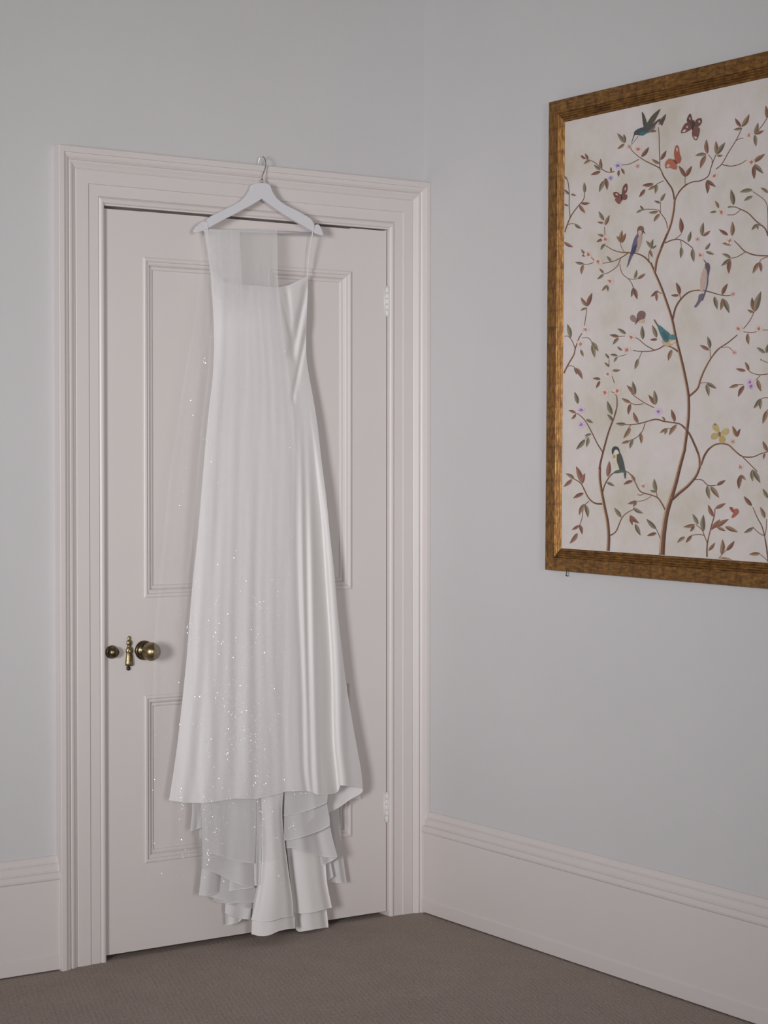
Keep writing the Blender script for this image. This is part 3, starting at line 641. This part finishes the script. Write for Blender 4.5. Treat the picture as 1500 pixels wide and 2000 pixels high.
BR, BD, BLt = K(112, 80, 66), K(88, 62, 54), K(176, 146, 118)
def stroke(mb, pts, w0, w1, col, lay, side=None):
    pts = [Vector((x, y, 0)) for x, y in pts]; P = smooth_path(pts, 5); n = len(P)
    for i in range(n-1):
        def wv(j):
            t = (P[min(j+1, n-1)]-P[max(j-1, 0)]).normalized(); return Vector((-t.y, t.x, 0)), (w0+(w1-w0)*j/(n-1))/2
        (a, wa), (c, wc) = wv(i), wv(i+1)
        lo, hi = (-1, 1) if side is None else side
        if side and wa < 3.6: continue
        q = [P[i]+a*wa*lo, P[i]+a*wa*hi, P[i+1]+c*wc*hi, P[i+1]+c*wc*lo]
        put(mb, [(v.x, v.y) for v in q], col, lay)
STR = """A:765,1500 775,1430 800,1360 830,1290 865,1200 885,1110 892,1040|15|12
A:892,1042 878,970 850,925 820,880 795,830 740,800 700,780 660,755|10|4
A:892,1042 910,1000 950,950 1000,920 1060,910 1110,880 1130,820 1160,740|9|4
A:795,830 795,780 792,700 790,600 785,560|5|3
A:660,755 620,720 600,690|4|3
A:660,770 600,800 540,808|4|3
A:500,850 460,855 420,835 370,790 320,770 290,745|5|3
A:1160,835 1200,800 1240,730 1290,650 1320,590 1330,565|5|3
A:1290,650 1315,636 1340,632|3|3
A:1195,803 1260,815 1320,800 1360,775|5|3
A:1110,740 1135,770 1135,800|3|3
A:960,950 960,915 960,880|3|2
A:820,910 780,930 740,960|4|3
A:845,1220 835,1170 800,1120 780,1100 720,1095 680,1100|4|3
A:800,1120 800,1085 800,1050|3|2
A:170,870 195,910 205,980 205,1080 212,1150|4|4
A:170,1262 212,1150 260,1080 300,1030 305,980|7|3
A:190,1200 215,1190 240,1190|3|3
A:830,1315 880,1295 930,1295 980,1325 1010,1350|7|4
A:895,1290 935,1255 935,1210|3|2
A:930,1300 934,1320 935,1340|3|2
A:760,1500 735,1450 700,1410 650,1385 590,1378 540,1375 490,1360 440,1330|10|3
A:590,1380 545,1410 490,1435 425,1448|6|3
A:565,1375 545,1340 540,1310|2|2
A:440,1290 437,1250 435,1210|3|2
A:370,1440 320,1455 270,1445|3|3
A:345,1405 360,1420 375,1440|3|3
A:725,1440 725,1380 740,1350|4|3
A:1500,1270 1480,1220 1420,1170 1370,1120 1320,1095 1280,1080 1240,1085|8|4
A:1320,1100 1280,1130 1235,1132|3|3
A:1500,1262 1498,1100 1480,1040 1430,1000 1400,980|4|3
A:1500,1400 1420,1395 1350,1370 1310,1330 1280,1300|9|4
A:1350,1375 1300,1405 1260,1415|4|3
A:1500,1405 1460,1420 1445,1440|3|3
A:1500,490 1470,540 1430,590|4|3
A:655,620 628,655 612,675|2|2
B:735,110 765,180 800,260 840,370 875,480 900,600 925,700 955,830 980,970 982,1100 972,1200 955,1330|13|20
B:880,480 900,400 940,340 990,300 1050,290 1110,298 1170,315 1220,325 1260,322|11|3
B:930,350 926,320 922,300|3|3
B:985,980 1040,930 1060,870 1090,800 1130,730 1180,670 1240,630 1300,580|14|5
B:1340,540 1380,490 1410,430|4|3
B:1340,560 1400,565 1450,550 1500,548|4|3
B:1180,665 1240,660 1270,685|3|2
B:1125,730 1124,700 1122,670|3|2
B:1055,895 1078,892 1100,890|3|2
B:915,690 880,665 830,650 790,670 740,685 680,688 620,682|9|4
B:760,680 700,645 660,610 635,598|5|3
B:680,690 668,715 660,740|3|2
B:600,675 570,710 520,720|3|2
B:510,590 540,590 570,588|3|3
B:540,80 520,130 470,170 430,185|4|3
B:535,120 550,180 590,215 615,250 625,290|3|3
B:590,215 620,218 650,215|3|2
B:805,312 785,300 760,300|4|3
B:170,830 200,770 235,710 245,670 270,600 290,570|10|4
B:245,670 225,620 200,590 175,590|4|3
B:305,520 315,450 320,400|3|3
B:290,600 330,600 355,630|3|3
B:190,790 215,780 240,790|3|3
B:405,1500 405,1440 425,1350 460,1220 500,1110 517,1040 515,980|14|5
B:425,1345 390,1290 350,1210 310,1140 270,1100 245,1090|7|3
B:515,980 500,960 480,950|4|3
B:500,895 492,870 485,850|3|3
B:465,790 465,765 465,740|3|3
B:340,1230 325,1240 310,1255|3|3
B:1055,1445 1050,1370 1020,1290 985,1220 940,1170 900,1155 830,1145 770,1130 710,1145 650,1160 590,1165 550,1162|14|4
B:700,1155 680,1210 640,1250 590,1272 560,1280|4|3
B:610,1165 597,1180 585,1200|3|3
B:890,1150 884,1130 880,1110|3|3
B:905,1165 880,1190 850,1190|4|3
B:760,1055 700,1025 640,985 610,960|4|3
B:690,1028 640,1035 600,1020 570,1000|4|3
B:1062,1430 1090,1360 1130,1310 1180,1288 1240,1295 1280,1330 1330,1370 1400,1375 1450,1355 1500,1340|13|4
B:1330,1370 1380,1420 1430,1470|5|4
B:1500,835 1440,840 1390,825 1370,805|4|3
B:1450,845 1435,860 1420,875|3|3
B:1340,905 1320,903 1300,905|3|3
B:1500,990 1475,990 1450,1000|4|3
B:1500,1065 1488,1080 1475,1100|3|3
B:1500,760 1480,755 1465,745|3|3
C:958,320 925,440 900,540 870,640 840,740 822,850 812,950 808,1030|20|38
C:1055,440 1030,500 980,560 920,610 875,650|14|22
C:1020,522 1070,525 1110,560 1160,560|5|4
C:405,440 405,520 420,620 435,700 455,800 462,900 458,990|15|22
C:420,680 370,675 330,640 300,580 280,545 240,520 215,512|11|3
C:335,662 300,700 290,770 270,830|4|3
C:425,600 440,550 480,490 530,468 570,465|8|5
C:570,465 600,485 635,540 670,600 730,620 780,640 810,680 830,720|4|8
C:575,475 572,495 570,515|7|4
C:650,620 670,624 690,615|3|3
C:650,665 700,655 740,630|3|2
C:465,890 510,860 545,780 580,740 640,710|8|3
C:800,910 785,870 770,840|4|3
C:780,640 776,620 772,600|3|3
C:1103,1040 1105,940 1130,830 1150,760 1155,710|9|4
C:1105,940 1085,890 1050,880 1000,885|4|3
C:1090,900 1070,850 1030,815|4|3
C:1130,850 1155,835 1180,830|3|3
C:1110,985 1125,975 1140,960|3|3
C:1180,1035 1205,1005 1230,980|3|3
C:1500,1060 1490,960 1465,840 1430,770 1400,700|9|3
C:1480,890 1440,870 1400,830|4|3
C:1480,890 1488,840 1490,780|3|3
C:1500,1055 1475,1030 1450,1010|3|3"""
OFF = {'A': 0, 'B': 1333.33, 'C': 2333.33}
b = MB()
for ln in STR.split('\n'):
    z, rest = ln[0], ln[2:]; p, w0, w1 = rest.split('|'); w0, w1 = float(w0), float(w1)
    pts = [(float(q.split(',')[0]), float(q.split(',')[1])+OFF[z]) for q in p.split()]
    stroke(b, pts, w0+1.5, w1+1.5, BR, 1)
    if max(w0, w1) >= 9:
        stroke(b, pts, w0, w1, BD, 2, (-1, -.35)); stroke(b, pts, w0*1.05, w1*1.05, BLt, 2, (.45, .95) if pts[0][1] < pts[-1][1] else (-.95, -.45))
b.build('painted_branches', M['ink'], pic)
LV = """A:565,665,518,600 567,665,560,605 565,668,518,703 675,755,725,690 800,775,838,712 795,800,742,768 787,545,835,475 775,585,732,592 310,768,278,745 330,770,308,732 345,775,300,802 415,835,410,765 410,840,365,805 410,850,345,872 480,855,478,820 545,830,565,870 530,840,528,885 440,905,400,985 445,895,452,970 455,905,430,898
A:755,930,678,940 770,945,720,972 775,930,765,995 700,965,660,1018 800,1045,832,990 800,1055,758,1040 690,1105,665,1070 680,1100,642,1120 785,1110,722,1118 795,1125,755,1178 960,885,918,812 962,885,1005,812 1105,735,1100,640 1100,738,1025,748 1095,745,1058,830 1165,740,1160,650 1165,740,1222,660 1165,745,1207,745 1100,910,1105,995 1100,905,1160,950
A:1325,560,1285,502 1328,560,1378,475 1330,568,1275,578 1410,605,1435,530 1410,605,1475,582 1415,610,1422,688 1490,500,1485,420 1405,790,1480,735 1400,800,1470,865 1408,810,1410,900 205,1000,172,965 215,998,252,1008 200,1075,170,1060 305,990,303,920 280,1055,340,1055 270,1065,310,1122 240,1190,288,1222 172,1310,232,1342 172,880,195,905
A:432,1170,397,1108 438,1200,468,1132 430,1185,388,1178 440,1280,388,1258 430,1290,382,1310 440,1320,410,1362 542,1315,512,1270 542,1315,550,1232 548,1315,575,1250 740,1350,705,1300 738,1350,752,1290 740,1350,775,1330 730,1360,748,1410 480,1440,448,1400 310,1395,282,1355 318,1395,285,1400 300,1450,243,1440 298,1455,285,1520
A:935,1250,928,1150 935,1340,930,1415 980,1310,998,1238 1010,1350,1018,1440 1070,1270,1080,1180 1075,1270,1125,1235 1090,1360,1125,1312 1095,1370,1150,1390 1400,970,1315,985 1400,1010,1342,1042 1500,990,1450,955 1275,1070,1258,965 1178,1090,1155,1040 1165,1110,1120,1118 1260,1075,1235,1085 1430,1190,1392,1232 1430,1195,1435,1230 1430,1190,1462,1205 1265,1270,1268,1175 1240,1265,1180,1225 1260,1330,1200,1318 1258,1415,1200,1385 1258,1418,1195,1465 1255,1425,1245,1515 1445,1440,1400,1515 1448,1440,1455,1505
B:430,180,400,148 430,185,388,218 455,255,418,295 455,258,458,298 630,215,645,155 650,215,702,180 625,270,608,335 628,275,648,350 785,292,735,332 775,310,775,362 925,320,900,238 920,322,868,322 1200,320,1238,245 1150,330,1170,415 1205,340,1190,420 1210,345,1248,440 1415,430,1395,335 1415,430,1455,295 1410,435,1365,415 1368,570,1375,645 1122,670,1105,590 1118,680,1055,645 1480,700,1425,660 1490,700,1500,640 1100,890,1165,930 1098,900,1115,980
B:875,675,850,750 685,610,680,520 775,600,745,515 780,610,730,612 575,575,520,538 530,592,468,580 528,600,490,645 550,682,518,655 655,735,632,805 520,715,470,708 520,722,495,758 465,735,438,700 465,788,435,758 485,810,540,808 320,395,280,335 322,395,355,305 318,405,278,422 215,600,192,508 280,675,298,722 350,625,395,688 355,640,372,728 250,795,292,868 240,790,255,840
B:410,870,358,865 405,880,380,928 630,970,580,908 635,970,618,882 605,1022,545,992 605,1028,590,1100 765,1035,722,970 768,1035,758,940 485,1100,452,1010 488,1145,452,1095 262,1030,240,950 250,1090,200,1072 250,1095,220,1130 315,1130,362,1155 350,1225,305,1240 310,1260,250,1328 330,1245,315,1312 575,1162,508,1158 655,1155,622,1082 605,1185,558,1255 600,1272,545,1288 622,1262,600,1322 668,1215,675,1290 850,1190,795,1220 845,1195,825,1230 905,1165,855,1235 895,1145,870,1065 830,1140,808,1112
B:1375,815,1350,755 1355,815,1290,800 1430,870,1455,950 1310,905,1245,925 1345,910,1305,985 1450,995,1405,1060 1455,1000,1450,1065 1495,1070,1465,1160 1295,1245,1268,1172 1298,1245,1320,1190 1498,1340,1465,1270 1480,1350,1470,1390 1460,750,1450,735
C:240,520,180,482 290,545,250,435 290,550,308,480 225,520,168,570 300,610,230,645 305,680,270,755 310,685,328,770 270,820,222,850 272,815,290,880 260,870,207,940 455,505,467,400 450,540,500,565 635,535,605,485 620,530,558,555 645,660,585,680 645,665,620,700 545,770,498,705 620,705,688,742 600,755,662,808 605,760,618,820 635,810,670,888 772,845,708,778 775,870,710,890 770,605,730,590 772,605,758,515
C:1165,560,1225,525 1105,560,1120,650 1125,565,1182,642 1145,765,1110,685 1155,710,1225,675 1130,845,1188,780 1160,835,1245,780 1220,828,1305,865 1170,835,1225,858 1045,815,1008,745 1080,860,1080,750 1025,815,948,830 1020,820,992,862 960,895,908,935 1005,885,965,935 1112,985,1155,932 1195,1010,1203,910 1228,985,1282,920 1180,1035,1270,1045 1395,695,1342,630 1405,835,1342,870 1480,775,1448,700 1500,645,1465,580 1450,1005,1375,1010 1400,455,1400,535 1405,460,1450,545 1325,490,1310,585 1325,490,1355,525"""
LC = [(K(118, 84, 72), K(138, 104, 88)), (K(104, 74, 66), K(128, 92, 78)), (K(106, 94, 76), K(132, 122, 102)), (K(112, 88, 70), K(142, 116, 92)), (K(96, 86, 74), K(124, 116, 98))]
b = MB(); rl = random.Random(5)
for ln in LV.split('\n'):
    z = ln[0]
    for q in ln[2:].split():
        x0, y0, x1, y1 = map(float, q.split(',')); y0 += OFF[z]; y1 += OFF[z]
        L = math.hypot(x1-x0, y1-y0); w = .125*L+2.6; dx, dy = (x1-x0)/L, (y1-y0)/L; nx, ny = -dy, dx
        bend = rl.uniform(-.06, .06)*L; ca, cb = rl.choice(LC)
        def pt(t, s):
            k = bend*math.sin(math.pi*t); ww = w*(math.sin(math.pi*min(1, t**.8))**.9)*s; return (x0+dx*L*t+nx*(k+ww), y0+dy*L*t+ny*(k+ww))
        ts = [0, .12, .28, .45, .62, .8, .92, 1]; mid = [pt(t, 0) for t in ts]
        put(b, [pt(t, 1) for t in ts]+mid[-2:0:-1], ca, 3); put(b, mid[:1]+[pt(t, -1) for t in ts[1:-1]][::1]+mid[-1:][::1]+mid[-2:0:-1], cb, 3)
b.build('painted_leaves', M['ink'], pic)
FL = """A:655,705,p 597,688,s 650,815,s 1150,880,p 1375,615,w 1390,790,p 1195,1115,p 440,1290,p 330,1390,p 392,1435,p 1040,1290,s 1058,1395,p 1250,1300,w 522,812,v 475,893,u
B:470,230,p 312,545,w 280,640,w 608,595,p 582,680,p 455,835,w 437,955,p 517,945,p 1270,315,s 1308,540,p 1440,540,p 1280,695,s 1318,1440,w 1270,1275,s 283,1068,l 283,1165,l 787,1080,l 1382,890,l 1388,915,l
C:688,565,w"""
FCs = {'p': (K(198, 181, 174), K(160, 98, 86)), 's': (K(190, 164, 155), K(162, 96, 86)), 'w': (K(196, 186, 181), K(168, 114, 101)), 'v': (K(184, 174, 190), K(112, 96, 142)), 'u': (K(168, 156, 184), K(116, 100, 146)), 'l': (K(192, 172, 192), K(132, 100, 142))}
b = MB(); rf = random.Random(9)
for ln in FL.split('\n'):
    z = ln[0]
    for q in ln[2:].split():
        x, y, c = q.split(','); x = float(x); y = float(y)+OFF[z]; ca, cb = FCs[c]; R = {'s': 16, 'u': 17}.get(c, 26); a0 = rf.random()*6.28
        for k in range(5):
            a = a0+k*1.2566; cx, cy = x+math.cos(a)*R*.55, y+math.sin(a)*R*.55; rr = R*rf.uniform(.42, .55)
            put(b, [(cx+rr*math.cos(t*.785), cy+rr*math.sin(t*.785)) for t in range(8)], ca, 4+.15*k)
        for k in range(7):
            a = a0+.6+k*.9; r0 = R*rf.uniform(.35, .7)
            put(b, [(x+math.cos(a-1.4)*R*.12, y+math.sin(a-1.4)*R*.12), (x+math.cos(a+1.4)*R*.12, y+math.sin(a+1.4)*R*.12), (x+math.cos(a+.12)*r0, y+math.sin(a+.12)*r0), (x+math.cos(a-.12)*r0, y+math.sin(a-.12)*r0)], cb, 5)
b.build('painted_blossoms', M['ink'], pic)
def art(name, zone, shapes, label):
    b = MB()
    for i, (c, pts) in enumerate(shapes):
        P = [tuple(map(float, q.split(','))) for q in pts.split()]; P = [(x, y+OFF[zone]) for x, y in P]
        if len(P) > 4:
            V = [Vector((x, y, 0)) for x, y in P]; V = V+[V[0]]; m = len(P); S_ = []
            for k in range(m):
                a, b_, c_, d_ = V[(k-1) % m], V[k], V[k+1], V[(k+2) % m]
                for s in range(3):
                    t = s/3; v = .5*((2*b_)+(c_-a)*t+(2*a-5*b_+4*c_-d_)*t*t+(3*b_-a-3*c_+d_)*t**3); S_.append((v.x, v.y))
            P = S_
        put(b, P, K(*[(v*.8+.2*sum(c)/3)*.88+14 for v in c]), 6+i*.5, False)
    tag(b.build(name, M['ink'], pic), label)
art('painted_bird', 'A', [((70, 72, 62), '712,545 690,560 678,466 692,478 705,512'), ((78, 74, 62), '700,555 715,530 745,485 795,443 792,460 770,505 752,535 725,560'), ((82, 66, 66), '715,575 745,545 780,515 800,505 797,520 835,475 815,540 805,550 790,525 768,545 752,575 725,595'),
     ((60, 72, 78), '628,612 630,590 655,572 690,560 720,548 735,560 720,590 690,612 660,615 645,612'), ((52, 100, 110), '668,612 664,600 690,588 705,590 702,604 686,616'), ((122, 92, 88), '712,600 728,580 755,560 765,562 750,580 730,595'), ((70, 66, 62), '632,608 610,668 608,668 627,606')], 'dark humming bird with a blue breast')
art('painted_bird', 'A', [((92, 84, 110), '580,1475 588,1440 600,1395 628,1380 612,1410 596,1450'), ((96, 86, 116), '600,1395 608,1370 615,1330 632,1280 655,1250 668,1262 650,1320 635,1370 615,1390'), ((64, 58, 96), '604,1380 618,1345 640,1325 645,1350 630,1380 612,1392'),
     ((178, 148, 134), '650,1290 668,1262 680,1270 675,1310 662,1350 645,1380 640,1360 650,1330'), ((120, 84, 72), '648,1235 655,1210 675,1204 688,1215 690,1235 680,1260 665,1265 652,1260'), ((196, 164, 148), '655,1240 668,1232 680,1245 672,1265 658,1268'), ((60, 50, 50), '686,1232 702,1256 698,1255 683,1240')], 'purple bird perched on a twig')
art('painted_bird', 'B', [((104, 90, 112), '1050,320 1078,310 1085,330 1060,365 1035,398 1018,398 1030,380 1045,350'), ((190, 158, 142), '1060,270 1058,230 1068,180 1085,140 1100,150 1100,200 1090,260 1075,300 1060,295'), ((84, 72, 104), '1085,305 1098,260 1105,200 1102,165 1090,130 1095,112 1110,112 1121,130 1120,160 1112,200 1108,250 1098,290 1078,350 1070,355'), ((94, 78, 90), '1095,112 1108,112 1118,125 1115,150 1100,155 1090,140'), ((70, 60, 66), '1092,112 1078,88 1082,90 1097,108')], 'slender purple bird with a pale breast')
art('painted_bird', 'B', [((112, 90, 74), '790,540 770,510 756,484 762,480 778,505 798,530'), ((188, 160, 120), '808,615 830,600 870,605 902,615 880,640 850,655 825,650 812,635'), ((60, 112, 118), '780,520 800,522 830,548 858,570 862,600 850,625 830,628 812,605 795,570'), ((48, 92, 102), '812,560 835,570 850,590 845,615 825,605'), ((66, 124, 128), '858,595 866,580 885,578 900,592 903,605 885,612 868,612'), ((206, 188, 150), '862,628 880,615 902,616 885,635 868,640'), ((60, 56, 50), '898,598 910,606 898,608')], 'turquoise bird facing right')
art('painted_bird', 'B', [((70, 76, 70), '530,1340 548,1370 560,1410 568,1450 572,1490 560,1470 535,1465 520,1430 510,1380 512,1352'), ((206, 190, 160), '490,1360 505,1352 515,1360 515,1400 528,1440 532,1465 515,1460 498,1425 488,1390'), ((56, 62, 60), '482,1340 486,1318 500,1306 520,1310 532,1330 530,1352 510,1345 498,1335 488,1360'), ((206, 200, 190), '500,1335 515,1326 530,1350 512,1360 500,1352'), ((196, 140, 70), '490,1365 502,1362 508,1375 496,1385 490,1378'), ((72, 94, 84), '495,1475 520,1460 565,1462 575,1480 550,1476 510,1482'), ((74, 84, 80), '560,1480 570,1480 574,1515 566,1515')], 'black-capped bird with a cream breast')
art('painted_butterfly', 'A', [((96, 58, 54), '992,472 1004,500 1012,540 1000,555 975,530 972,505'), ((112, 66, 60), '1000,550 975,530 950,550 932,595 950,600 985,585 1000,570'), ((104, 62, 56), '1018,555 1030,515 1055,502 1068,510 1066,535 1050,555 1030,562'), ((116, 70, 64), '1010,570 1035,560 1055,570 1050,610 1035,645 1018,640 1005,610'), ((206, 180, 164), '940,590 955,575 970,580 955,595'), ((200, 170, 156), '1015,625 1030,620 1040,630 1028,642'), ((196, 164, 150), '985,500 992,495 998,510 990,515'), ((196, 164, 150), '1045,520 1056,515 1060,528 1050,535'), ((200, 170, 156), '965,560 975,552 982,560 972,568'), ((60, 52, 48), '1005,530 1018,515 1020,540 1012,575 1002,575')], 'dark red butterfly with pale wing spots')
art('painted_butterfly', 'A', [((170, 78, 56), '895,780 888,740 892,700 904,678 918,690 925,735 935,765 925,795 905,795'), ((178, 92, 66), '885,780 862,765 838,780 828,805 835,830 860,825 880,835 905,835 905,805 895,795'), ((210, 168, 140), '900,700 908,690 914,710 908,725'), ((206, 170, 144), '838,815 850,800 862,810 850,826'), ((96, 48, 44), '878,770 892,775 912,800 900,800')], 'orange-red butterfly')
art('painted_butterfly', 'A', [((116, 62, 56), '548,1000 555,950 575,928 584,940 582,975 565,1000'), ((128, 66, 58), '555,1005 580,1000 582,1025 570,1035 550,1030'), ((120, 62, 54), '540,1010 520,985 495,985 493,1000 505,1020'), ((132, 72, 62), '540,1015 510,1020 505,1040 530,1062 545,1040'), ((202, 172, 158), '505,995 518,992 524,1005 512,1005'), ((202, 172, 158), '565,960 575,950 577,965 568,975'), ((60, 44, 44), '540,998 550,998 550,1040 544,1040')], 'maroon butterfly')
art('painted_butterfly', 'B', [((126, 88, 84), '650,490 645,455 660,428 680,423 698,432 702,455 690,480 668,492'), ((150, 112, 104), '648,495 640,470 620,450 605,458 602,475 615,492 635,500'), ((196, 170, 140), '655,495 672,482 695,478 692,500 670,505'), ((90, 62, 60), '632,516 640,498 652,470 655,485 645,502')], 'dusky pink butterfly')
art('painted_butterfly', 'B', [((190, 164, 92), '1180,1215 1160,1210 1140,1190 1140,1165 1155,1155 1172,1170 1180,1195'), ((184, 158, 84), '1178,1225 1155,1218 1135,1225 1127,1250 1145,1262 1170,1250'), ((192, 166, 96), '1195,1220 1205,1200 1230,1187 1243,1198 1238,1225 1215,1235'), ((182, 154, 80), '1185,1240 1205,1235 1220,1255 1215,1280 1195,1287 1182,1270'), ((140, 92, 48), '1175,1215 1190,1212 1192,1240 1180,1242'), ((116, 84, 60), '1150,1158 1160,1158 1162,1168 1152,1168')], 'yellow butterfly')
art('painted_butterfly', 'C', [((160, 66, 56), '1278,740 1262,730 1248,705 1262,700 1276,715'), ((176, 84, 64), '1275,738 1282,715 1300,712 1310,730 1300,750 1272,772 1262,765')], 'small red butterfly')
